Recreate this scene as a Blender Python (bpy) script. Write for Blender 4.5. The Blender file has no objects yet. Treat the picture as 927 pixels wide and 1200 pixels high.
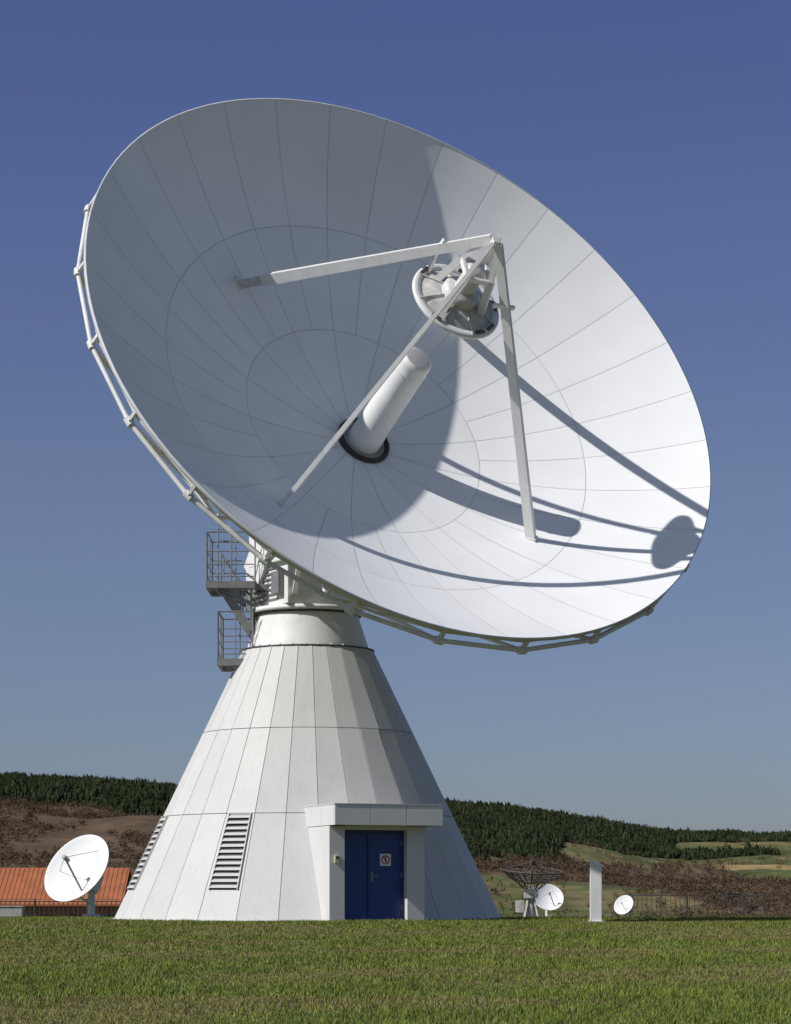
import bpy, math, random
import numpy as np
from mathutils import Vector, Matrix
random.seed(3); rng=np.random.default_rng(5)
scene=bpy.context.scene
scene.view_settings.view_transform='Standard'; scene.view_settings.look='None'; scene.view_settings.exposure=0

# ------------------------------------------------------------ helpers
class MB:
    def __init__(s): s.v=[];s.f=[];s.t=[];s.m=[];s.sm=[];s.tone=1.0;s.mat=0;s.smooth=False
    def add(s,vs,fs):
        o=len(s.v); s.v+= [tuple(x) for x in vs]
        for f in fs:
            s.f.append(tuple(i+o for i in f)); s.t.append(s.tone); s.m.append(s.mat); s.sm.append(s.smooth)
    def box(s,c,ax,size):
        c=Vector(c);a=[Vector(x)*(d*.5) for x,d in zip(ax,size)]
        vs=[c+a[0]*i+a[1]*j+a[2]*k for i in(-1,1) for j in(-1,1) for k in(-1,1)]
        s.add(vs,[(0,1,3,2),(4,6,7,5),(0,4,5,1),(2,3,7,6),(0,2,6,4),(1,5,7,3)])
    def beam(s,p,q,w,h,up=(0,0,1),taper=1.0):
        p=Vector(p);q=Vector(q);d=(q-p).normalized();up=Vector(up)
        a=d.cross(up)
        if a.length<1e-3:a=d.cross(Vector((1,0,0)))
        a.normalize();b=a.cross(d).normalized()
        vs=[]
        for P,k in((p,1),(q,taper)):
            vs+=[P+a*w*k/2+b*h*k/2,P-a*w*k/2+b*h*k/2,P-a*w*k/2-b*h*k/2,P+a*w*k/2-b*h*k/2]
        s.add(vs,[(0,1,2,3),(7,6,5,4),(0,4,5,1),(1,5,6,2),(2,6,7,3),(3,7,4,0)])
    def tube(s,p,q,r,n=8,r2=None):
        p=Vector(p);q=Vector(q);d=(q-p).normalized();r2=r if r2 is None else r2
        a=d.orthogonal().normalized();b=d.cross(a)
        vs=[]
        for P,R in((p,r),(q,r2)):
            vs+=[P+(a*math.cos(t)+b*math.sin(t))*R for t in [2*math.pi*i/n for i in range(n)]]
        old=s.smooth; s.smooth=n>6
        s.add(vs,[(i,(i+1)%n,n+(i+1)%n,n+i) for i in range(n)])
        s.smooth=False
        s.add(vs[:n],[tuple(reversed(range(n)))]);s.add(vs[n:],[tuple(range(n))]); s.smooth=old
    def lathe(s,prof,M,n=48,smooth=True,a0=0.0):
        vs=[]
        for r,z in prof:
            vs+=[M@Vector((r*math.cos(a0+2*math.pi*i/n),r*math.sin(a0+2*math.pi*i/n),z)) for i in range(n)]
        old=s.smooth;s.smooth=smooth
        s.add(vs,[(j*n+i,j*n+(i+1)%n,(j+1)*n+(i+1)%n,(j+1)*n+i) for j in range(len(prof)-1) for i in range(n)])
        s.smooth=old
    def obj(s,name,mats,parent=None,bevel=0):
        me=bpy.data.meshes.new(name);me.from_pydata(s.v,[],s.f)
        me.polygons.foreach_set('use_smooth',s.sm);me.polygons.foreach_set('material_index',s.m)
        at=me.attributes.new('tone','FLOAT','FACE');at.data.foreach_set('value',s.t)
        for m in mats:me.materials.append(m)
        me.update()
        return link(name,me,parent,bevel)
def link(name,me,parent=None,bevel=0):
    ob=bpy.data.objects.new(name,me);scene.collection.objects.link(ob)
    if parent is not None:
        ob.parent=parent;ob.matrix_parent_inverse=Matrix.Translation(-parent.location)
    if bevel:
        b=ob.modifiers.new('bevel','BEVEL');b.width=bevel;b.segments=2;b.limit_method='ANGLE'
    return ob
def empty(name,loc):
    e=bpy.data.objects.new(name,None);e.location=loc;e.empty_display_size=.5;scene.collection.objects.link(e);return e
def bigmesh(name,v,tris,mats,tone=None,col=None,parent=None,mi=None,smooth=False):
    me=bpy.data.meshes.new(name);v=np.asarray(v,dtype=np.float32);tris=np.asarray(tris,dtype=np.int32);k=tris.shape[1]
    me.vertices.add(len(v));me.vertices.foreach_set('co',v.ravel())
    me.loops.add(tris.size);me.loops.foreach_set('vertex_index',tris.ravel())
    me.polygons.add(len(tris));me.polygons.foreach_set('loop_start',np.arange(0,tris.size,k,dtype=np.int32))
    me.polygons.foreach_set('use_smooth',[smooth]*len(tris))
    for m in mats:me.materials.append(m)
    me.update(calc_edges=True)
    if col is not None:
        at=me.attributes.new('tint','FLOAT_COLOR','POINT')
        c=np.ones((len(v),4),dtype=np.float32);c[:,:3]=col;at.data.foreach_set('color',c.ravel())
    return link(name,me,parent)

def mat(name,col,rough=.5,var=.06,scale=3.0,metal=0,tone=False,bump=0,bscale=20,streak=0,streakcol=(.2,.18,.15),spec=.5,stretch=(1,1,1)):
    m=bpy.data.materials.new(name);m.use_nodes=True;nt=m.node_tree;N=nt.nodes;L=nt.links
    b=N['Principled BSDF'];b.inputs['Roughness'].default_value=rough;b.inputs['Metallic'].default_value=metal
    b.inputs['Specular IOR Level'].default_value=spec
    geo=N.new('ShaderNodeNewGeometry')
    mp=N.new('ShaderNodeMapping');mp.inputs['Scale'].default_value=stretch;L.new(geo.outputs['Position'],mp.inputs['Vector'])
    n1=N.new('ShaderNodeTexNoise');n1.inputs['Scale'].default_value=scale;n1.inputs['Detail'].default_value=6
    L.new(mp.outputs['Vector'],n1.inputs['Vector'])
    mr=N.new('ShaderNodeMapRange');mr.inputs[1].default_value=.3;mr.inputs[2].default_value=.7;mr.inputs[3].default_value=1-var;mr.inputs[4].default_value=1+var
    L.new(n1.outputs['Fac'],mr.inputs[0])
    fac=mr.outputs[0]
    if tone:
        a=N.new('ShaderNodeAttribute');a.attribute_name='tone'
        mu=N.new('ShaderNodeMath');mu.operation='MULTIPLY';L.new(fac,mu.inputs[0]);L.new(a.outputs['Fac'],mu.inputs[1]);fac=mu.outputs[0]
    vm=N.new('ShaderNodeVectorMath');vm.operation='SCALE';vm.inputs[0].default_value=col;L.new(fac,vm.inputs['Scale'])
    out=vm.outputs[0]
    if streak:
        mp2=N.new('ShaderNodeMapping');mp2.inputs['Scale'].default_value=(5,5,.35);L.new(geo.outputs['Position'],mp2.inputs['Vector'])
        n2=N.new('ShaderNodeTexNoise');n2.inputs['Scale'].default_value=1.6;n2.inputs['Detail'].default_value=8;L.new(mp2.outputs['Vector'],n2.inputs['Vector'])
        m2=N.new('ShaderNodeMapRange');m2.inputs[1].default_value=.5;m2.inputs[2].default_value=.8;m2.inputs[3].default_value=0;m2.inputs[4].default_value=streak
        L.new(n2.outputs['Fac'],m2.inputs[0])
        mx=N.new('ShaderNodeMix');mx.data_type='RGBA';L.new(m2.outputs[0],mx.inputs[0]);L.new(out,mx.inputs[6]);mx.inputs[7].default_value=(*streakcol,1);out=mx.outputs[2]
    L.new(out,b.inputs['Base Color'])
    if bump:
        n3=N.new('ShaderNodeTexNoise');n3.inputs['Scale'].default_value=bscale;n3.inputs['Detail'].default_value=4;L.new(geo.outputs['Position'],n3.inputs['Vector'])
        bp=N.new('ShaderNodeBump');bp.inputs['Strength'].default_value=1;bp.inputs['Distance'].default_value=bump;L.new(n3.outputs['Fac'],bp.inputs['Height']);L.new(bp.outputs['Normal'],b.inputs['Normal'])
    return m
def tintmat(name,rough=.9,var=.2,scale=2.0,attr='tint',transl=0,spec=.2):
    m=bpy.data.materials.new(name);m.use_nodes=True;nt=m.node_tree;N=nt.nodes;L=nt.links
    b=N['Principled BSDF'];b.inputs['Roughness'].default_value=rough;b.inputs['Specular IOR Level'].default_value=spec
    a=N.new('ShaderNodeAttribute');a.attribute_name=attr
    geo=N.new('ShaderNodeNewGeometry')
    n1=N.new('ShaderNodeTexNoise');n1.inputs['Scale'].default_value=scale;n1.inputs['Detail'].default_value=8;n1.inputs['Roughness'].default_value=.65
    L.new(geo.outputs['Position'],n1.inputs['Vector'])
    mr=N.new('ShaderNodeMapRange');mr.inputs[1].default_value=.3;mr.inputs[2].default_value=.7;mr.inputs[3].default_value=1-var;mr.inputs[4].default_value=1+var
    L.new(n1.outputs['Fac'],mr.inputs[0])
    vm=N.new('ShaderNodeVectorMath');vm.operation='SCALE';L.new(a.outputs['Color'],vm.inputs[0]);L.new(mr.outputs[0],vm.inputs['Scale'])
    L.new(vm.outputs[0],b.inputs['Base Color'])
    return m

_g=rng.random((256,256))
def vnoise(x,y):
    x=np.asarray(x,float);y=np.asarray(y,float)
    xi=np.floor(x).astype(int);yi=np.floor(y).astype(int);fx=x-xi;fy=y-yi
    fx=fx*fx*(3-2*fx);fy=fy*fy*(3-2*fy)
    a=_g[xi%256,yi%256];b=_g[(xi+1)%256,yi%256];c=_g[xi%256,(yi+1)%256];d=_g[(xi+1)%256,(yi+1)%256]
    return (a*(1-fx)+b*fx)*(1-fy)+(c*(1-fx)+d*fx)*fy
def fbm(x,y,o=4):
    s=0;a=.5;t=0
    for i in range(o):
        s=s+a*vnoise(x*2**i+17*i,y*2**i+31*i);t+=a;a*=.5
    return s/t
def sstep(t): t=np.clip(t,0,1);return t*t*(3-2*t)

# ------------------------------------------------------------ materials
M_panel=mat('dish_white_paint',(.78,.78,.78),.6,.03,.8,tone=True,spec=.25)
M_back=mat('dish_back_paint',(.55,.56,.57),.6,.08,2,tone=True)
M_gap=mat('panel_gap',(.46,.46,.46),.8,.05,2)
M_white=mat('white_steel_paint',(.72,.72,.70),.5,.05,3,streak=.15)
M_truss=mat('truss_paint',(.66,.67,.65),.5,.08,2,streak=.25)
M_clad=mat('cladding_panels',(.56,.552,.535),.55,.04,.9,tone=True,streak=.18,streakcol=(.33,.32,.30),spec=.3)
M_cladgap=mat('cladding_joint',(.09,.09,.09),.8,.1,2)
M_entr=mat('entrance_panels',(.62,.62,.61),.5,.03,2,streak=.14,streakcol=(.4,.39,.37),spec=.35)
M_dark=mat('dark_steel',(.07,.065,.06),.6,.2,5)
M_rub=mat('dark_seal',(.035,.028,.026),.7,.2,6)
M_galv=mat('galvanised_steel',(.23,.235,.24),.5,.15,8,metal=.3)
M_door=mat('blue_door_paint',(.013,.045,.19),.4,.10,3)
M_doorf=mat('blue_frame_paint',(.010,.032,.14),.4,.08,3)
M_red=mat('sign_red',(.55,.03,.02),.5,.02)
M_signw=mat('sign_white',(.75,.75,.73),.5,.02)
M_blk=mat('sign_black',(.02,.02,.02),.5,.02)
M_vent=mat('vent_shadow_gap',(.08,.08,.08),.8,.1)
M_cream=mat('cream_plastic',(.62,.55,.36),.5,.03)
M_grime=mat('weathered_paint',(.50,.48,.46),.65,.3,5,bump=.004,bscale=12)
M_lattice=mat('lattice_dark',(.07,.06,.052),.7,.2,6)
M_conc=mat('concrete',(.36,.35,.33),.85,.15,4,bump=.003,bscale=30)
M_orange=mat('orange_roof',(.36,.115,.045),.8,.15,1.2,streak=.3,streakcol=(.17,.08,.05))
M_barnwall=mat('barn_wall',(.27,.13,.08),.8,.15,1.5,streak=.4)
M_glass=mat('dark_glass',(.03,.035,.04),.1,.05)

# ------------------------------------------------------------ geometry constants (metres)
AX=Vector((-2.05,0,0))
n=Vector((.4358,-.7459,.5037)).normalized()
V=Vector((-.87,-1.982,10.82));R=7.512;depth=2.93;k=depth/R**2
e1=Vector((0,0,1)).cross(n).normalized();e2=n.cross(e1)
MD=Matrix(((e1.x,e2.x,n.x,V.x),(e1.y,e2.y,n.y,V.y),(e1.z,e2.z,n.z,V.z),(0,0,0,1)))
MDF=Matrix.Translation(e1*.15)@MD
def DL(r,a,z=None,off=0):
    zz=k*r*r if z is None else z
    return MD@Vector((r*math.cos(a),r*math.sin(a),zz+off))
def FL(r,a,z): return MDF@Vector((r*math.cos(a),r*math.sin(a),z))
tel=empty('radio_telescope',AX)

# reflector panels
b=MB();b.smooth=True
rings=[(.5,2.9,16,5),(2.9,5.15,32,5),(5.15,R,32,6)]
g=.0045
for r0,r1,na,nr in rings:
    for i in range(na):
        b.tone=1+random.uniform(-.025,.018)
        a0=2*math.pi*i/na;a1=2*math.pi*(i+1)/na;ns=4 if na==32 else 8
        vs=[]
        for j in range(nr+1):
            r=r0+g+(r1-r0-2*g)*j/nr
            da=g/r
            for q in range(ns+1):
                vs.append(DL(r,a0+da+(a1-a0-2*da)*q/ns))
        w=ns+1
        b.add(vs,[(j*w+q,(j+1)*w+q,(j+1)*w+q+1,j*w+q+1) for j in range(nr) for q in range(ns)])
b.obj('reflector_panels',[M_panel],tel)
b=MB();pr=[(.3+ (R-.33)*j/24,0) for j in range(25)]
b.lathe([(r,k*r*r-.012) for r,_ in pr],MD,128)
b.obj('panel_backing',[M_gap],tel)
b=MB()
b.lathe([(r,k*r*r-.10-.02*(1-r/R)) for r,_ in pr]+[(R-.02,k*R*R-.10),(R+.012,k*R*R-.09),(R+.012,k*R*R+.006),(R-.012,k*R*R+.006)],MD,128)
b.obj('reflector_rim_and_back',[M_back],tel)

# back-up truss
b=MB()
NT=24;ph=math.radians(4)
RT=R+.02;OT=-.40
def rn(i): return DL(RT,ph+2*math.pi*i/NT,k*R*R,OT)
for i in range(NT):
    a=ph+2*math.pi*i/NT;a2=ph+2*math.pi*(i+1)/NT
    p=rn(i);q=rn(i+1)
    b.tube(p,q,.052,10)
    b.beam(DL(R-.06,a,k*R*R,-.17),DL(R-.06,a2,k*R*R,-.17),.05,.10,up=n)
    b.beam(p,DL(R-.03,a,k*R*R,-.08),.07,.09,up=n)
    b.tube(DL(RT,a-.012,k*R*R,OT),DL(RT,a+.012,k*R*R,OT),.085,12)
    b.box(DL(RT,a,k*R*R,OT+.03),(e1,e2,n),(.09,.09,.16))
    pts=[DL(1.3,a,-1.5),DL(3.4,a,k*3.4**2,-1.35),DL(5.4,a,k*5.4**2,-1.0),p]
    for u,v in zip(pts[:-1],pts[1:]): b.tube(u,v,.05,6)
    tp=[DL(1.3,a,None,-.14),DL(3.4,a,None,-.14),DL(5.4,a,None,-.14),DL(R-.1,a,None,-.14)]
    for j in range(3):
        b.tube(pts[j],tp[j],.035,6);b.tube(pts[j],tp[j+1],.03,6)
    for rr,oo in((3.4,-1.35),(5.4,-1.0)):
        b.tube(DL(rr,a,None,oo),DL(rr,a2,None,oo),.04,6)
b.obj('backup_truss',[M_truss],tel)
b=MB()
b.lathe([(0,-.15),(1.5,-.15),(1.5,-1.7),(1.2,-2.0),(0,-2.0)],MD,40)
b.obj('reflector_hub',[M_back],tel)

# hub plate, seal and feed horn
b=MB();b.lathe([(0,.035),(.64,.05)],MDF,48);b.obj('hub_plate',[mat('hub_grey',(.33,.32,.31),.6,.15,4)],tel)
b=MB();b.lathe([(.52,.05),(.54,.11),(.59,.13),(.63,.09),(.64,.0)],MDF,64);b.obj('feed_seal_ring',[M_rub],tel)
b=MB()
b.lathe([(.39,.04),(.385,.4),(.375,.42),(.36,2.2),(.352,2.46)],MDF,48)
b.lathe([(.365,2.46),(.372,2.48),(.372,2.50),(.36,2.52),(.355,2.72),(.33,2.81),(.27,2.845)],MDF,48)
b.obj('feed_horn',[mat('feed_paint',(.76,.76,.74),.45,.04,2,streak=.15)],tel)
b=MB();b.lathe([(.28,2.842),(.15,2.865),(0,2.87)],MDF,32);b.obj('feed_window',[mat('feed_window_grey',(.42,.42,.43),.35,.05,3)],tel)

# struts (quadripod)
apex=6.42
b=MB()
AN=(126.5,-137.3,-47,41)
angs=[(126.5,4.25,.12,.25),(-137.3,4.14,.10,.20),(-47,4.45,.11,.23),(41,4.3,.12,.25)]
def strut(ad,rr):
    a=math.radians(ad);return DL(rr,a),FL(.08,a,apex)
for ad,rr,w,h in angs:
    base,top=strut(ad,rr);d=(top-base).normalized()
    if ad>100:
        b.mat=1;b.beam(base,base+d*.75,w*.8,h*.75,up=n);b.mat=0
        b.beam(base+d*.7,top,w,h,up=n,taper=.8)
    else: b.beam(base,top,w,h,up=n,taper=.8)
    b.beam(base-d*.02,base+d*.04,w+.05,h+.06,up=n)
b.box(MDF@Vector((0,0,apex)),(e1,e2,n),(.17,.17,.14))
b.obj('subreflector_struts',[M_white,mat('strut_foot_grey',(.52,.51,.49),.6,.15,6)],tel)
# subreflector
b=MB();zs=4.60
b.mat=0
b.lathe([(1.0,zs),(.9,zs-.06),(.5,zs-.22),(0,zs-.30)],MDF,48)
b.lathe([(1.0,zs-.02),(1.02,zs),(1.02,zs+.06),(.98,zs+.08),(.86,zs+.085),(.85,zs+.06)],MDF,48)
b.mat=1
b.lathe([(.86,zs+.05),(.72,zs+.12),(.45,zs+.20),(0,zs+.22)],MDF,48)
for i in range(8):
    a=2*math.pi*i/8+.1
    b.beam(FL(.42,a,zs+.22),FL(.95,a,zs+.08),.022,.05,up=n)
b.mat=3
for i in (2,5,9,12,13,15):
    a=2*math.pi*i/16+.2;b.beam(FL(.92,a,zs+.10),FL(.93,a+.25,zs+.10),.07,.06,up=n)
b.mat=2
b.lathe([(.42,zs+.1),(.42,zs+.34),(.34,zs+.42),(0,zs+.42)],MDF,28)
b.mat=0
for i,ad in enumerate(AN):
    a=math.radians(ad)
    b.beam(FL(.60,a,zs+.12),FL(.40,a,zs+.95),.10,.15,up=n)
    b.beam(FL(.40,a,zs+.95),FL(.14,a,apex-.05),.08,.11,up=n)
for i,ad in enumerate(AN):
    a=math.radians(ad);a2=math.radians(AN[(i+1)%4])
    b.beam(FL(.40,a,zs+.95),FL(.40,a2,zs+.95),.06,.11,up=n)
b.mat=2
b.lathe([(.22,zs+.4),(.22,zs+1.0),(.15,zs+1.05),(0,zs+1.05)],MDF,16)
b.obj('subreflector',[M_white,M_grime,mat('actuator_grey',(.56,.55,.53),.5,.15,6),M_dark],tel)
b=MB()
base,top=strut(126.5,4.25);P=base.lerp(top,.80)
b.beam(P-n*.02,P-n*.95+e1*.15,.06,.11,up=e2);b.beam(P+n*.28,P+n*.02,.05,.08,up=e2)
base,top=strut(-47,4.45);P=base.lerp(top,.80)
b.beam(P-e1*.3,P+e1*.22,.06,.09,up=n)
b.obj('strut_brackets',[M_white],tel)

# ------------------------------------------------------------ cone base
NF=30;zr=[(-.6,4.81),(2.38,3.385),(4.33,2.46),(6.27,1.53)]
def cr(z): return 4.52-(4.52-1.53)*z/6.27
def CP(r,a,z):
    return Vector((AX.x+r*math.sin(a),AX.y-r*math.cos(a),z))
b=MB();gp=.007
for (z0,r0),(z1,r1) in zip(zr[:-1],zr[1:]):
    for i in range(NF):
        b.tone=1+random.uniform(-.04,.03)
        h=math.pi/NF;a=2*math.pi*i/NF
        def c(r,s,z):
            R_=r/math.cos(h)
            return CP(R_,a+s*(h-gp/R_),z)
        zz0=z0+gp;zz1=z1-gp
        ra,rb=cr(zz0),cr(zz1)
        tw=[random.uniform(-.004,.004) for _ in range(4)]
        o=[c(ra+tw[0],-1,zz0),c(ra+tw[1],1,zz0),c(rb+tw[2],1,zz1),c(rb+tw[3],-1,zz1)]
        nn=(o[1]-o[0]).cross(o[3]-o[0]).normalized()
        inn=[p-nn*.03 for p in o]
        b.add(o+inn,[(0,1,2,3),(0,4,5,1),(1,5,6,2),(2,6,7,3),(3,7,4,0)])
b.obj('base_cladding',[M_clad],tel,bevel=.004)
b=MB();b.lathe([((cr(z)-.03)/math.cos(math.pi/NF),z) for z in(-.6,6.27)],Matrix.Translation(AX),NF,smooth=False,a0=-math.pi/2+math.pi/NF)
b.obj('base_core',[M_cladgap],tel)
# louvre vents
b=MB()
for ad in(-24,-72):
    a=math.radians(ad);s=Vector((math.cos(a),math.sin(a),0));
    slope=(CP(cr(2.35),a,2.35)-CP(cr(.65),a,.65)).normalized();nn=s.cross(slope).normalized()
    for j in range(13):
        t=j/12.0;z=.74+1.55*t;wd=.68-.15*t
        p=CP(cr(z),a,z)+nn*.006
        b.mat=0
        vdir=(slope*.86+nn*-.5).normalized()
        b.box(p+nn*.028,(s,vdir,s.cross(vdir)),(wd,.105,.006))
        b.mat=1;b.box(p,(s,slope,nn),(wd-.02,.135,.004))
    for sgn in(-1,1):
        pa=CP(cr(.68),a,.68)+s*sgn*.35+nn*.02;pb=CP(cr(2.37),a,2.37)+s*sgn*.27+nn*.02
        b.mat=0;b.beam(pa,pb,.02,.06,up=nn)
b.obj('louvre_vents',[M_clad,M_vent],tel)
# top collar
b=MB();MT=Matrix.Translation(AX)
b.mat=1;b.lathe([(1.5,6.25),(1.56,6.26),(1.56,6.29),(1.42,6.30)],MT,60)
b.mat=0;b.lathe([(1.42,6.29),(1.40,6.42),(1.20,7.02),(1.20,7.08)],MT,60)
b.mat=1;b.lathe([(1.2,7.08),(1.25,7.08),(1.25,7.13),(1.2,7.13)],MT,60)
b.mat=0;b.lathe([(1.24,7.13),(1.30,7.14),(1.30,7.24),(0,7.24)],MT,60)
for i in range(30):
    a=2*math.pi*i/30;b.tube(CP(1.45,a,6.30),CP(1.45,a,6.33),.022,6)
b.obj('azimuth_collar',[M_white,M_dark],tel)
# azimuth head / yoke
az=math.radians(30.7);fx=Vector((math.sin(az),-math.cos(az),0));rx=Vector((math.cos(az),math.sin(az),0));up=Vector((0,0,1))
O=Vector((AX.x,0,0))
b=MB()
b.box(O+up*7.75-fx*.1,(rx,fx,up),(2.1,2.1,1.0))
for s in(-1,1):
    b.box(O+rx*s*1.0+fx*.1+up*8.85,(rx,fx,up),(.35,1.7,1.25))
    b.beam(O+rx*s*1.0-fx*.7+up*8.0,O+rx*s*1.0+fx*.9+up*9.9,.33,.9,up=fx)
    b.tube(O+rx*s*.75+fx*.75+up*9.7,O+rx*s*1.3+fx*.75+up*9.7,.4,24)
b.box(O-fx*1.2+up*8.3,(rx,fx,up),(1.5,.5,2.0))
b.obj('azimuth_head',[M_white],tel,bevel=.02)
b=MB()
for i in range(7): b.box(O-rx*1.07-fx*.1+up*(7.4+i*.12),(rx,fx,up),(.03,1.2,.035))
b.box(O-rx*1.13+fx*.6+up*7.75,(rx,fx,up),(.14,.35,.5))
b.obj('head_side_louvres',[M_galv],tel)
b=MB()
b.tube(O-fx*1.1+up*7.9,O+fx*1.4+up*8.9-n*.2,.09,12);b.tube(O+fx*.2+up*8.4,V-n*2.2-up*.6,.2,12)
for s in(-1,1):
    b.beam(O+rx*s*1.0+fx*.75+up*9.7,V-n*1.7+rx*s*1.0,.3,.5,up=n)
    b.beam(O+rx*s*.9+fx*1.0+up*7.5,V+rx*s*1.8-n*.9-e2*2.8,.10,.10)
b.obj('elevation_drive',[M_truss],tel)

# service platforms, railings, stairs
b=MB()
X=Vector((1,0,0));Y=Vector((0,1,0))
def platform(x0,x1,y0,y1,z,rail,sides='LFBR'):
    b.mat=0
    for yy in(y0,y1): b.box(((x0+x1)/2,yy,z-.07),(X,Y,up),(x1-x0,.06,.16))
    for xx in(x0,x1): b.box((xx,(y0+y1)/2,z-.07),(X,Y,up),(.06,y1-y0,.16))
    m=int((x1-x0)/.06)
    for i in range(m): b.box((x0+(i+.5)*(x1-x0)/m,(y0+y1)/2,z),(X,Y,up),(.012,y1-y0,.03))
    segs={'L':((x0,y0),(x0,y1)),'F':((x0,y0),(x1,y0)),'B':((x0,y1),(x1,y1)),'R':((x1,y0),(x1,y1))}
    for s in sides:
        p,q=segs[s];p=Vector((*p,z));q=Vector((*q,z))
        for j in range(3):
            P=p.lerp(q,j/2);b.tube(P,P+up*rail,.019,6)
        for hh in(.12,.4,.7,rail): b.tube(p+up*hh,q+up*hh,.013 if hh<rail else .02,6)
platform(-4.36,-3.25,-.7,.9,7.82,1.15,'LFB')
platform(-4.10,-3.30,-.75,.8,6.02,1.1,'LFB')
for xx in(-4.22,-3.9): b.tube((xx,.8,7.8),(xx,.8,9.3),.022,6)
for i in range(6): b.tube((-4.22,.8,7.95+i*.26),(-3.9,.8,7.95+i*.26),.014,6)
for yy in(-.45,.35):
    b.beam((-4.05,yy,7.75),(-3.15,yy,6.35),.05,.2)
    b.tube((-4.05,yy,8.5),(-3.15,yy,7.2),.022,6)
    for t in(0,.5,1): b.tube((-4.05+.9*t,yy,7.75-1.4*t),(-4.05+.9*t,yy,8.5-1.3*t),.018,6)
for i in range(9):
    t=(i+.5)/9;b.box((-4.05+.9*t,-.05,7.75-1.4*t),(X,Y,up),(.2,.8,.035))
for yy in(-.5,.6):
    b.beam((-4.3,yy,7.72),(-2.9,yy,7.72),.08,.12);b.beam((-4.1,yy,7.7),(-3.0,yy,7.15),.06,.08)
    b.beam((-4.05,yy,5.93),(-3.2,yy,5.93),.07,.1);b.beam((-3.35,yy,7.7),(-3.35,yy,5.95),.05,.05)
    b.beam((-3.3,yy,5.93),(-3.05,yy*.6,6.5),.06,.08)
b.obj('service_platforms',[M_galv],tel)

# entrance
th=math.radians(19.6);u=Vector((math.sin(th),-math.cos(th),0));w=Vector((math.cos(th),math.sin(th),0))
def EP(l,r,z): return AX+w*l+u*r+up*z
def ebox(b,l0,l1,r0,r1,z0,z1): b.box(EP((l0+l1)/2,(r0+r1)/2,(z0+z1)/2),(w,u,up),(abs(l1-l0),abs(r1-r0),abs(z1-z0)))
b=MB()
ebox(b,-1.07,-.72,3.0,4.9,-.5,2.05);ebox(b,.70,1.10,3.0,4.9,-.5,2.05)
b.obj('entrance_walls',[M_entr],tel,bevel=.008)
b=MB()
L0,L1=-1.08,1.38
js=[L0,-.28,.55,L1]
for p,q in zip(js[:-1],js[1:]): ebox(b,p+.005,q-.005,5.24,5.30,2.06,2.50)
ebox(b,L0,L0+.05,4.3,5.235,2.06,2.50);ebox(b,L0,L0+.05,3.0,4.29,2.06,2.50);ebox(b,L1-.05,L1,3.0,5.235,2.06,2.50)
b.obj('canopy_fascia',[M_entr],tel,bevel=.006)
b=MB();ebox(b,L0+.03,L1-.03,2.8,5.26,2.09,2.47);b.obj('canopy_core',[M_conc],tel)
b=MB();ebox(b,L0-.01,L1+.01,3.0,5.31,2.503,2.52);b.obj('canopy_flashing',[M_entr],tel)
b=MB();ebox(b,-.72,.70,4.52,4.9,1.97,2.087);b.obj('door_lintel',[M_entr],tel)
b=MB()
DR=4.66
b.mat=1
ebox(b,-.719,-.66,DR-.1,DR+.03,-.02,1.97);ebox(b,.64,.699,DR-.1,DR+.03,-.02,1.97);ebox(b,-.66,.64,DR-.1,DR+.03,1.90,1.969)
ebox(b,-.13,-.09,DR-.05,DR+.022,0,1.90)
b.mat=0
ebox(b,-.655,-.135,DR-.04,DR,0.02,1.895);ebox(b,-.085,.635,DR-.04,DR+.012,.02,1.895)
b.mat=2
b.tube(EP(-.03,DR+.01,.98),EP(-.03,DR+.07,.98),.015,8);b.tube(EP(-.03,DR+.07,.98),EP(.10,DR+.07,.98),.013,8)
ebox(b,-.055,-.005,DR+.012,DR+.018,.87,1.07)
for z in(.3,1.0,1.7): b.tube(EP(.64,DR+.03,z-.05),EP(.64,DR+.03,z+.05),.014,8)
ebox(b,-.7,.68,4.55,4.95,-.05,.012)
b.obj('entrance_door',[M_door,M_doorf,M_galv],tel,bevel=.003)
b=MB();sl,sz=.28,1.33;q0=DR+.014
MS=Matrix.Translation(EP(sl,q0,sz))@Matrix(((w.x,0,u.x,0),(w.y,0,u.y,0),(0,1,0,0),(0,0,0,1)))
b.mat=0;b.box(MS@Vector((0,0,0)),(w,up,u),(.25,.26,.004))
b.mat=1;b.lathe([(.075,.005),(.10,.005)],MS,32,smooth=False)
b.beam(MS@Vector((-.058,.058,.006)),MS@Vector((.058,-.058,.006)),.02,.002,up=u)
b.mat=2;b.box(MS@Vector((0,0,.004)),(w,up,u),(.035,.09,.002));b.box(MS@Vector((0,.055,.004)),(w,up,u),(.03,.03,.002))
b.obj('prohibition_sign',[M_signw,M_red,M_blk],tel)
b=MB();ebox(b,-.96,-.86,4.903,4.96,1.26,1.42);b.mat=1;ebox(b,-.94,-.88,4.96,4.966,1.34,1.40);b.obj('intercom_box',[M_cream,M_dark],tel,bevel=.004)
b=MB();b.lathe([(4.55,-.4),(4.75,-.4),(4.75,.012),(4.5,.015)],MT,60);b.obj('foundation_ring',[M_conc],tel)

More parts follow.
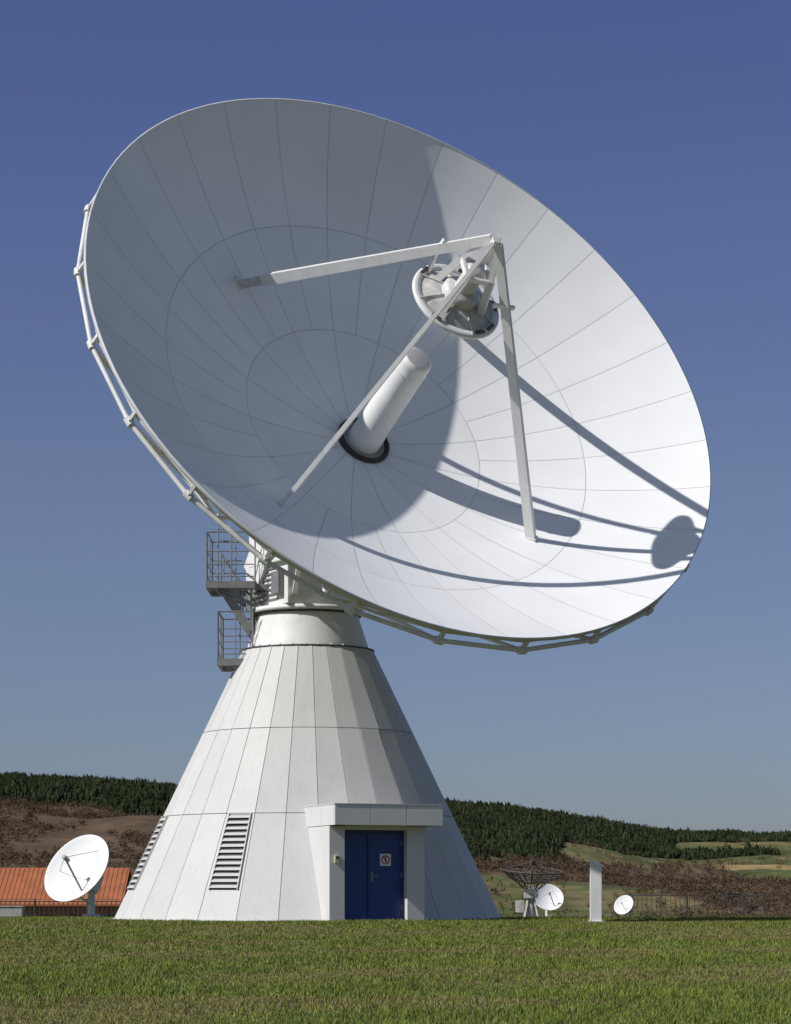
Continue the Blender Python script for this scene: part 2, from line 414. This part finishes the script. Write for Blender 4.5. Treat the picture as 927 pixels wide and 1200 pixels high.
# ------------------------------------------------------------ terrain
def hnear(x,y):
    base=np.where(y<-8,-.96+(y+56)*.02,0.0)
    base=np.where(y<-56,-.96,base)
    base=base+np.where(y>0,-.010*y,0)-2.9*sstep((y-22)/55.)
    base=base+.03*(fbm(x*.25,y*.25,3)-.5)*np.where(np.abs(y)<60,1,3)
    return base
RX=[-2500,-1200,-600,-257,-146,37,109,165,257,600,1200,2500]
RZ=[72,82,90,87,80,73,68,58,54,50,42,36]
def hfar(x,y):
    rd=np.interp(x*1556/np.maximum(y+56,200),RX,RZ)
    t=(y-560-60*np.sin(x/170.))/930.
    s=.55*sstep(t)+.45*np.clip(t,0,1)**1.5
    z=rd*s
    z=z+ (fbm(x/150.,y/170.,4)-.5)*40*sstep(t*2.2)*(1-.7*sstep((t-.7)/.3))
    z=z-np.clip(y-1700,0,None)*.03
    return z,np.clip(t,0,1.2)
def H(x,y):
    x=np.asarray(x,float);y=np.asarray(y,float)
    z,t=hfar(x,y)
    return hnear(x,y)+z*(y>480)
def sheet(name,xs,ys,colf,m):
    Xg,Yg=np.meshgrid(xs,ys);Z=H(Xg,Yg)
    v=np.stack([Xg.ravel(),Yg.ravel(),Z.ravel()],1)
    nx=len(xs);ny=len(ys);i=np.arange(ny-1)[:,None]*nx+np.arange(nx-1)[None,:]
    q=np.stack([i,i+1,i+1+nx,i+nx],-1).reshape(-1,4)
    return bigmesh(name,v,q,[m],col=colf(v[:,0],v[:,1]),smooth=True)
def mixc(a,b,t): t=t[:,None];return np.array(a)*(1-t)+np.array(b)*t
def gcol(x,y):
    t=sstep((fbm(x*.35,y*.5,4)-.40)*4)
    c=mixc((.080,.098,.020),(.12,.105,.038),t)
    f=sstep((fbm(x*.02+5,y*.02,3)-.4)*4)*(y>70)
    c=c*(1-f[:,None])+np.array((.10,.075,.04))*f[:,None]
    return c
xs=np.concatenate([-np.geomspace(2500,16,40),np.linspace(-15,15,121),np.geomspace(16,2500,40)])
ys=np.concatenate([np.linspace(-400,-70,20),np.linspace(-66,80,293),np.geomspace(82,480,50)])
sheet('ground',xs,ys,gcol,tintmat('lawn_soil',.95,.35,9.0))
def fmask(x,y):
    z,t=hfar(x,y);uu=x/(y+56)
    nz=fbm(x/70.+3,y/90.,4);nb_=fbm(x/130.+13,y/120.+4,3)
    left=uu<-.02
    con=np.where(left,(t>.74+.35*(nz-.5)),(t>.72+1.3*(nb_-.5)+.4*(nz-.5)))&(t>.3)
    bro=np.where(left,(t>.03)&(~con)&(nz<.62),(nz>.60)&(t<.6)&(t>.0))
    return con,bro,t,nz,uu
def hcol(x,y):
    con,bro,t,nz,uu=fmask(x,y)
    n2=fbm(x/45.+9,y/22.,4)
    c=mixc((.080,.095,.030),(.15,.125,.055),sstep((n2-.42)*6))
    c2=mixc((.075,.05,.032),(.12,.085,.05),n2)
    c=np.where((uu<-.02)[:,None],c2,c)
    c=np.where((bro&(uu>=-.02))[:,None],c2*1.1,c)
    c=np.where(con[:,None],np.array((.024,.030,.014)),c)
    fld=(uu>.135)&(uu<.19)&(t>.42)&(t<.6)&(n2>.40)
    c=np.where(fld[:,None],np.array((.27,.19,.09)),c)
    return c
sheet('hills',np.concatenate([np.linspace(-2500,-620,40),np.linspace(-600,600,401),np.linspace(620,2500,40)]),
      np.concatenate([np.linspace(480.0,1600,300),np.linspace(1620,4500,40)]),hcol,tintmat('hill_cover',1,.4,.08))
def cone_template(ns,layers,jit):
    v=[];f=[]
    for z0,z1,r in layers:
        o=len(v)
        for i in range(ns):
            a=2*math.pi*i/ns+random.random()*.4;rr=r*(1+random.uniform(-jit,jit));v.append((rr*math.cos(a),rr*math.sin(a),z0+random.uniform(-.04,.04)))
        v.append((random.uniform(-.05,.05),random.uniform(-.05,.05),z1))
        for i in range(ns): f.append((o+i,o+(i+1)%ns,o+ns))
    return np.array(v),np.array(f)
def twig_template(m=42,sz=.07):
    v=[]
    for i in range(m):
        d=Vector((random.gauss(0,1),random.gauss(0,1),random.gauss(0,1))).normalized()*random.random()**.4
        c=Vector((d.x*.5,d.y*.5,.55+d.z*.42))
        for q in range(3): v.append(c+Vector((random.gauss(0,sz),random.gauss(0,sz),random.gauss(0,sz*1.3))))
    return np.array([tuple(p) for p in v]),np.arange(3*m).reshape(-1,3)
def scatter(name,pts,hs,ws,temps,m,cols):
    VV=[];FF=[];CC=[];o=0
    ti=rng.integers(0,len(temps),len(pts))
    for k_,(tv,tf) in enumerate(temps):
        idx=np.where(ti==k_)[0]
        if len(idx)==0: continue
        a=rng.random(len(idx))*6.283;c,s=np.cos(a)[:,None],np.sin(a)[:,None]
        x=(tv[:,0]*c-tv[:,1]*s)*ws[idx][:,None]+pts[idx,0][:,None]
        y=(tv[:,0]*s+tv[:,1]*c)*ws[idx][:,None]+pts[idx,1][:,None]
        z=tv[:,2]*hs[idx][:,None]+pts[idx,2][:,None]
        VV.append(np.stack([x,y,z],-1).reshape(-1,3))
        FF.append((tf[None]+ (np.arange(len(idx))*len(tv))[:,None,None]+o).reshape(-1,tf.shape[1]))
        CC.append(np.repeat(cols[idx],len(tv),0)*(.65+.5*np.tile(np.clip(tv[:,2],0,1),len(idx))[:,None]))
        o+=len(idx)*len(tv)
    return bigmesh(name,np.concatenate(VV),np.concatenate(FF),[m],col=np.concatenate(CC))
NP=130000
py=620+rng.random(NP)**.8*960;pu=(rng.random(NP)-.5)*.48;px=pu*(py+56)
con,bro,t,nz,uu=fmask(px,py)
den=rng.random(NP)
ic=np.where(con&(den<.85))[0];ib=np.where((bro&(den<.26))|((~bro)&(~con)&(uu>0)&(den>.978)))[0]
M_fol=tintmat('forest_foliage',1,.4,.4,spec=.05)
ct=[cone_template(6,[(.0,.60,.5),(.3,1.0,.42)],.35) for _ in range(6)]
bt=[twig_template() for _ in range(8)]
def pt(i): return np.stack([px[i],py[i],H(px[i],py[i])-.3],1)
szn=fbm(px/12.,py/12.,2)
sz=(.35+.6*rng.random(len(ic)))*(.45+1.3*szn[ic])
mixd=rng.random(len(ic))[:,None]
scatter('conifer_forest',pt(ic),5.0*sz,3.8*sz**.6,ct+bt[:3],M_fol,np.array((.018,.025,.012))*(1-mixd)+np.array((.042,.052,.022))*mixd)
sz=.5+.6*rng.random(len(ib));mixd=rng.random(len(ib))[:,None]
scatter('bare_woodland',pt(ib),3.8*sz,3.8*sz,bt,M_fol,np.array((.075,.050,.034))*(1-mixd)+np.array((.13,.09,.057))*mixd)

def twigs(name,centers,hs,ws,per,col1,col2,tw=.02):
    V_=[];C_=[]
    for (cx,cy,cz),h,wd in zip(centers,hs,ws):
        m=per
        a=rng.random(m)*6.283;rr=np.sqrt(rng.random(m))*wd*.5;zz=rng.random(m)**.8
        rr=rr*(.45+1.0*np.sin(np.clip(zz,.05,1)*2.6))
        p=np.stack([cx+rr*np.cos(a),cy+rr*np.sin(a),cz+zz*h*(.85+.3*rng.random(m))],1)
        d=np.stack([np.cos(a)*.5+rng.normal(0,.35,m),np.sin(a)*.5+rng.normal(0,.35,m),.7+rng.random(m)*.6],1)
        ln=(.25+.5*rng.random(m))[:,None]*h*.22
        e=np.stack([rng.normal(0,1,m),rng.normal(0,1,m),rng.normal(0,.3,m)],1)*tw*h*.35
        V_.append(np.stack([p-e,p+e,p+d*ln],1).reshape(-1,3))
        mm=rng.random(m)[:,None];cc=np.array(col1)*(1-mm)+np.array(col2)*mm;C_.append(np.repeat(cc,3,0))
    v=np.concatenate(V_);return bigmesh(name,v,np.arange(len(v)).reshape(-1,3),[M_fol],col=np.concatenate(C_))
cs=[];hs=[];ws=[]
for i in range(230):
    D=random.uniform(300,560);uu_=random.uniform(-.22,.22)
    if -.02>uu_>-.16 and random.random()<.3: continue
    hh=random.uniform(1.8,3.6)*(1.2 if uu_>.1 else .8)*random.choice((.6,1,1,1.2))
    x=uu_*D;y=D-56;cs.append((x,y,float(H(x,y))-.2));hs.append(hh);ws.append(hh*random.uniform(.9,1.6))
twigs('bare_tree_row',cs,hs,ws,260,(.075,.048,.03),(.17,.115,.07),.06)
cs=[];hs=[];ws=[]
for i in range(90):
    D=random.uniform(120,200);uu_=random.choice([random.uniform(.02,.12),random.uniform(.09,.2),random.uniform(-.19,-.1)])
    hh=random.uniform(1.0,2.3)*(.75 if uu_<0 else 1)
    x=uu_*D;y=D-56;cs.append((x,y,float(H(x,y))-.1));hs.append(hh);ws.append(hh*random.uniform(1.0,1.7))
twigs('brown_shrubs',cs,hs,ws,420,(.10,.06,.03),(.20,.135,.07),.045)

# ------------------------------------------------------------ grass
NB=460000
yy=-38+rng.random(NB*2)*46
xx=(rng.random(NB*2)-.5)*2*((yy+56)*.19+1.6)
keep=(rng.random(NB*2)<np.clip(1.15-.010*(yy+38),.45,1)*.55)&(((xx-AX.x)**2+yy**2)>4.62**2)
lx=(xx-AX.x)*w.x+yy*w.y;rr_=(xx-AX.x)*u.x+yy*u.y
keep&=~((np.abs(lx)<1.15)&(rr_>0)&(rr_<4.98))
xx=xx[keep];yy=yy[keep];nb=len(xx)
cl=fbm(xx*1.3,yy*1.3,3);dry=sstep((fbm(xx*.35,yy*.5,4)-.40)*4);cl2=fbm(xx*4+3,yy*2.5,3)
hh=(.018+.045*rng.random(nb))*(.35+1.5*cl)*(1-.3*dry)
tall=rng.random(nb)<.008;hh=np.where(tall,hh*2.0,hh)
wd=.0035+.004*rng.random(nb)+.00012*(yy+38)
a=rng.random(nb)*6.283;zz=H(xx,yy)-.004
lean=.9*hh;a2=rng.random(nb)*6.283
b0=np.stack([xx-wd*np.cos(a),yy-wd*np.sin(a),zz],1);b1=np.stack([xx+wd*np.cos(a),yy+wd*np.sin(a),zz],1)
tp_=np.stack([xx+lean*np.cos(a2)*rng.random(nb),yy+lean*np.sin(a2)*rng.random(nb),zz+hh],1)
v=np.stack([b0,b1,tp_],1).reshape(-1,3)
r1=np.clip(rng.random(nb)*.7+(cl2-.3)*.9,0,1)[:,None];col=np.array((.080,.125,.014))*(1-r1)+np.array((.215,.250,.040))*r1
isd=(rng.random(nb)<(.08+.40*dry))[:,None];r2=rng.random(nb)[:,None]
col=np.where(isd,np.array((.28,.225,.10))*(1-r2)+np.array((.16,.115,.05))*r2,col)
M_grass=tintmat('grass_blades',.7,.2,1.2,spec=.25)
bigmesh('grass',v,np.arange(len(v)).reshape(-1,3),[M_grass],col=np.repeat(col,3,0))

# ------------------------------------------------------------ small dishes
def frame(nv,P):
    nv=Vector(nv).normalized();a=up.cross(nv).normalized();c=nv.cross(a)
    return Matrix(((a.x,c.x,nv.x,P.x),(a.y,c.y,nv.y,P.y),(a.z,c.z,nv.z,P.z),(0,0,0,1)))
def small_dish(P,Rd,nv,gz,postr=.09,arm=-60):
    P=Vector(P);nv=Vector(nv).normalized()
    e=empty('satellite_dish',(P.x,P.y,gz))
    dp=Rd*.30;Mv=frame(nv,P-nv*dp);kk=dp/Rd**2
    b=MB();m=14
    b.lathe([(Rd*j/m,kk*(Rd*j/m)**2) for j in range(m+1)]+[(Rd+.02,dp+.005),(Rd+.02,dp-.03)]+[(Rd*j/m,kk*(Rd*j/m)**2-.035) for j in range(m,-1,-1)],Mv,48)
    b.obj('reflector',[M_panel],e)
    b=MB()
    for i,rr in enumerate((.030,.008,.008)):
        a=math.radians(arm+120*i);q=.7
        b.tube(Mv@Vector((Rd*q*math.cos(a),Rd*q*math.sin(a),kk*(Rd*q)**2)),Mv@Vector((.05*Rd*math.cos(a),.05*Rd*math.sin(a),Rd*.78)),rr*Rd,6)
    b.tube(Mv@Vector((0,0,Rd*.66)),Mv@Vector((0,0,Rd*.88)),.06*Rd,12)
    b.obj('feed_and_arm',[M_galv],e)
    b=MB();back=Mv@Vector((0,0,-.12*Rd));pt_=Mv@Vector((0,0,-.38*Rd))
    b.tube(Mv@Vector((0,0,-.04)),back,.3*Rd,16);b.box(pt_,(Mv.col[0].xyz,Mv.col[1].xyz,Mv.col[2].xyz),(.3*Rd,.5*Rd,.45*Rd))
    b.tube((pt_.x,pt_.y,gz-.3),(pt_.x,pt_.y,pt_.z),postr,14);b.tube((pt_.x,pt_.y,gz-.3),(pt_.x,pt_.y,gz+.12),postr*2.4,14)
    b.tube((pt_.x,pt_.y,gz+.4),Mv@Vector((0,-Rd*.6,kk*(Rd*.6)**2-.04)),.025*Rd+.01,8)
    b.obj('mount_and_post',[M_white],e)
    return e
small_dish((-10.15,20,1.40),1.22,(-.48,-.70,.50),float(H(-10.1,20.3)),.12)
small_dish((6.15,40,.42),.60,(.10,-.80,.50),float(H(6.1,40.2)),.07)
small_dish((9.45,43,.10),.42,(-.50,-.72,.42),float(H(9.5,43.2)),.05)

# lattice antenna
lat=empty('lattice_dish_antenna',(5.05,33,float(H(5.05,33))))
b=MB();LR=1.17;P=Vector((5.05,33,.94));nv=Vector((.06,-.12,1)).normalized();ML=frame(nv,P);kk=.50/LR**2
def LP(r,a,z=None): return ML@Vector((r*math.cos(a),r*math.sin(a),kk*r*r if z is None else z))
for i in range(24):
    a=2*math.pi*i/24
    for j in range(5): b.tube(LP(.1+(LR-.1)*j/5,a),LP(.1+(LR-.1)*(j+1)/5,a),.019,5)
    for j in range(1,9):
        r=LR*j/8;b.tube(LP(r,a),LP(r,a+2*math.pi/24),.015 if j<8 else .032,5)
for i in range(12):
    a=2*math.pi*i/12;b.tube(LP(.25,a,-.22),LP(LR*.75,a),.018,5);b.tube(LP(.25,a,-.22),LP(.25,a),.018,5)
for i in range(4):
    a=math.pi/4+math.pi*i/2;b.tube(LP(LR*.95,a),LP(.06,a,.80),.022,6)
b.tube(LP(0,0,.7),LP(0,0,.88),.10,12);b.tube(LP(0,0,0),LP(0,0,.5),.05,10)
b.obj('lattice_reflector',[M_lattice],lat)
b=MB();gz=lat.location.z
b.box((5.05,33,.62),(X,Y,up),(.5,.5,.42));b.tube((5.05,33,gz-.2),(5.05,33,.5),.14,12)
for i in range(4):
    a=math.pi/4+math.pi*i/2;b.tube((5.05+.5*math.cos(a),33+.5*math.sin(a),gz-.2),(5.05+.12*math.cos(a),33+.12*math.sin(a),.5),.04,6)
b.tube((4.7,33,gz-.2),(4.7,33,.3),.05,8);b.box((4.62,32.9,.1),(X,Y,up),(.3,.25,.45))
b.obj('pedestal',[M_grime],lat)

# info pillar
pl=empty('information_pillar',(4.19,-6,-.05));b=MB()
b.box((4.19,-6,.56),(X,Y,up),(.24,.16,1.24))
b.beam((4.04,-6.02,1.29),(4.35,-6.02,1.17),.22,.05,up=up)
b.add([(4.07,-6.08,1.18),(4.31,-6.08,1.18),(4.31,-5.92,1.18),(4.07,-5.92,1.18),(4.07,-6.08,1.262),(4.07,-5.92,1.262)],[(0,1,4),(3,5,2),(0,4,5,3),(1,2,5,4)])
b.box((4.19,-6,-.03),(X,Y,up),(.32,.24,.12))
b.obj('pillar_body',[M_white],pl,bevel=.006)

# barn
bn=empty('barn_building',(-22,94,float(H(-22,94))))
b=MB();gz=bn.location.z;x0,x1=-29,-17.0
b.mat=1;b.box(((x0+x1)/2,97,(gz+.1)/2-.1),(X,Y,up),(x1-x0-.6,7.4,abs(gz)+.5))
b.mat=0
for s in(-1,1):
    vs=[(x0,97+s*4.2,-.25),(x1,97+s*4.2,-.25),(x1,97,2.05),(x0,97,2.05)];b.add(vs+[(p[0],p[1],p[2]+.12) for p in vs],[(0,1,2,3),(7,6,5,4),(0,4,5,1),(1,5,6,2),(3,7,4,0)])
for i in range(40):
    xx_=x0+(i+.5)*(x1-x0)/40;b.beam((xx_,92.8,-.12),(xx_,97,2.19),.06,.03)
b.mat=1
b.add([(x1-.4,93.4,-.3),(x1-.4,100.6,-.3),(x1-.4,97,1.95)],[(0,1,2)]);b.add([(x0+.4,93.4,-.3),(x0+.4,100.6,-.3),(x0+.4,97,1.95)],[(0,1,2)])
b.mat=2
for i in range(6): b.box((x0+1.5+i*1.9,93.28,-1.2),(X,Y,up),(.9,.06,.8))
b.obj('roof_and_walls',[M_orange,M_barnwall,M_glass],bn)

# fences
M_fence=mat('fence_steel',(.055,.055,.05),.6,.2,4)
def fence(x0,x1,y,hgt,step=2.4):
    zc=float(H((x0+x1)/2,y));e=empty('metal_fence',((x0+x1)/2,y,zc));b=MB()
    m=int((x1-x0)/step)
    for i in range(m+1):
        x=x0+i*(x1-x0)/m;z=float(H(x,y));b.box((x,y,z+hgt/2),(X,Y,up),(.09,.07,hgt+.1));
    for hz in(.15,.9,hgt-.08):
        for i in range(m):
            xa=x0+i*(x1-x0)/m;xb=x0+(i+1)*(x1-x0)/m;b.beam((xa,y-.03,float(H(xa,y))+hz),(xb,y-.03,float(H(xb,y))+hz),.05,.05)
    q=int((x1-x0)/.22)
    for i in range(q):
        x=x0+(i+.5)*(x1-x0)/q;z=float(H(x,y));b.box((x,y-.05,z+hgt/2),(X,Y,up),(.026,.014,hgt-.1))
    b.obj('posts_and_rails',[M_fence],e)
fence(-24,-9.5,55,2.7);fence(11,27,56,3.05)
b=MB();e=empty('equipment_cabinet',(-12.6,22,-.3));b.box((-12.6,22,-.1),(X,Y,up),(.9,.5,.5));b.box((-12.6,22,.16),(X,Y,up),(.96,.56,.03));b.obj('cabinet_body',[M_conc],e,bevel=.01)

# ------------------------------------------------------------ light & world
s=Vector((-.676,-.324,.661)).normalized()
sd=bpy.data.lights.new('sun','SUN');sd.energy=4.4;sd.angle=math.radians(.53);sd.color=(1,.975,.935)
so=bpy.data.objects.new('sun',sd);so.rotation_euler=s.to_track_quat('Z','Y').to_euler();so.location=(-30,-20,40);scene.collection.objects.link(so)
wd_=bpy.data.worlds.new('World');scene.world=wd_;wd_.use_nodes=True;nt=wd_.node_tree;N=nt.nodes;L=nt.links
bg=N['Background'];sky=N.new('ShaderNodeTexSky');sky.sky_type='NISHITA';sky.sun_disc=False
sky.sun_elevation=math.asin(s.z);sky.sun_rotation=math.atan2(s.x,s.y)%(2*math.pi)
sky.air_density=1.0;sky.dust_density=.6;sky.ozone_density=2.5;sky.altitude=300
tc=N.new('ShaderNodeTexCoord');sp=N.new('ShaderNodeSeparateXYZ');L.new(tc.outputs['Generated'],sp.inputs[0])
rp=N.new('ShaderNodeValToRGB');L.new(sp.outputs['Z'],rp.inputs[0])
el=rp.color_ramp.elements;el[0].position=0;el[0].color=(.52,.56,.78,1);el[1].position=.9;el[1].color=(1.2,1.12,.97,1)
for p_,c_ in((.05,(.58,.61,.81,1)),(.17,(.73,.67,.80,1)),(.35,(.69,.63,.93,1)),(.5,(1.15,1.08,1.02,1))):  # upper stops brighten the unseen sky above the frame, added as fill light
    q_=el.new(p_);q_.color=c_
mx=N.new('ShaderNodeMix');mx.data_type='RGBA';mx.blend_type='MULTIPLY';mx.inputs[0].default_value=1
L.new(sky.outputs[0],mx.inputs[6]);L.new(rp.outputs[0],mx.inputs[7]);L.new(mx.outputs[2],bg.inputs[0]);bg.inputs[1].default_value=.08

# ------------------------------------------------------------ camera
cd=bpy.data.cameras.new('camera');cd.sensor_width=36;cd.lens=2800/1200*36;cd.shift_y=445/1200.;cd.clip_end=9000;cd.clip_start=.1
co=bpy.data.objects.new('camera',cd);co.location=(0,-56,.64);co.rotation_euler=(math.radians(90),0,0);scene.collection.objects.link(co);scene.camera=co
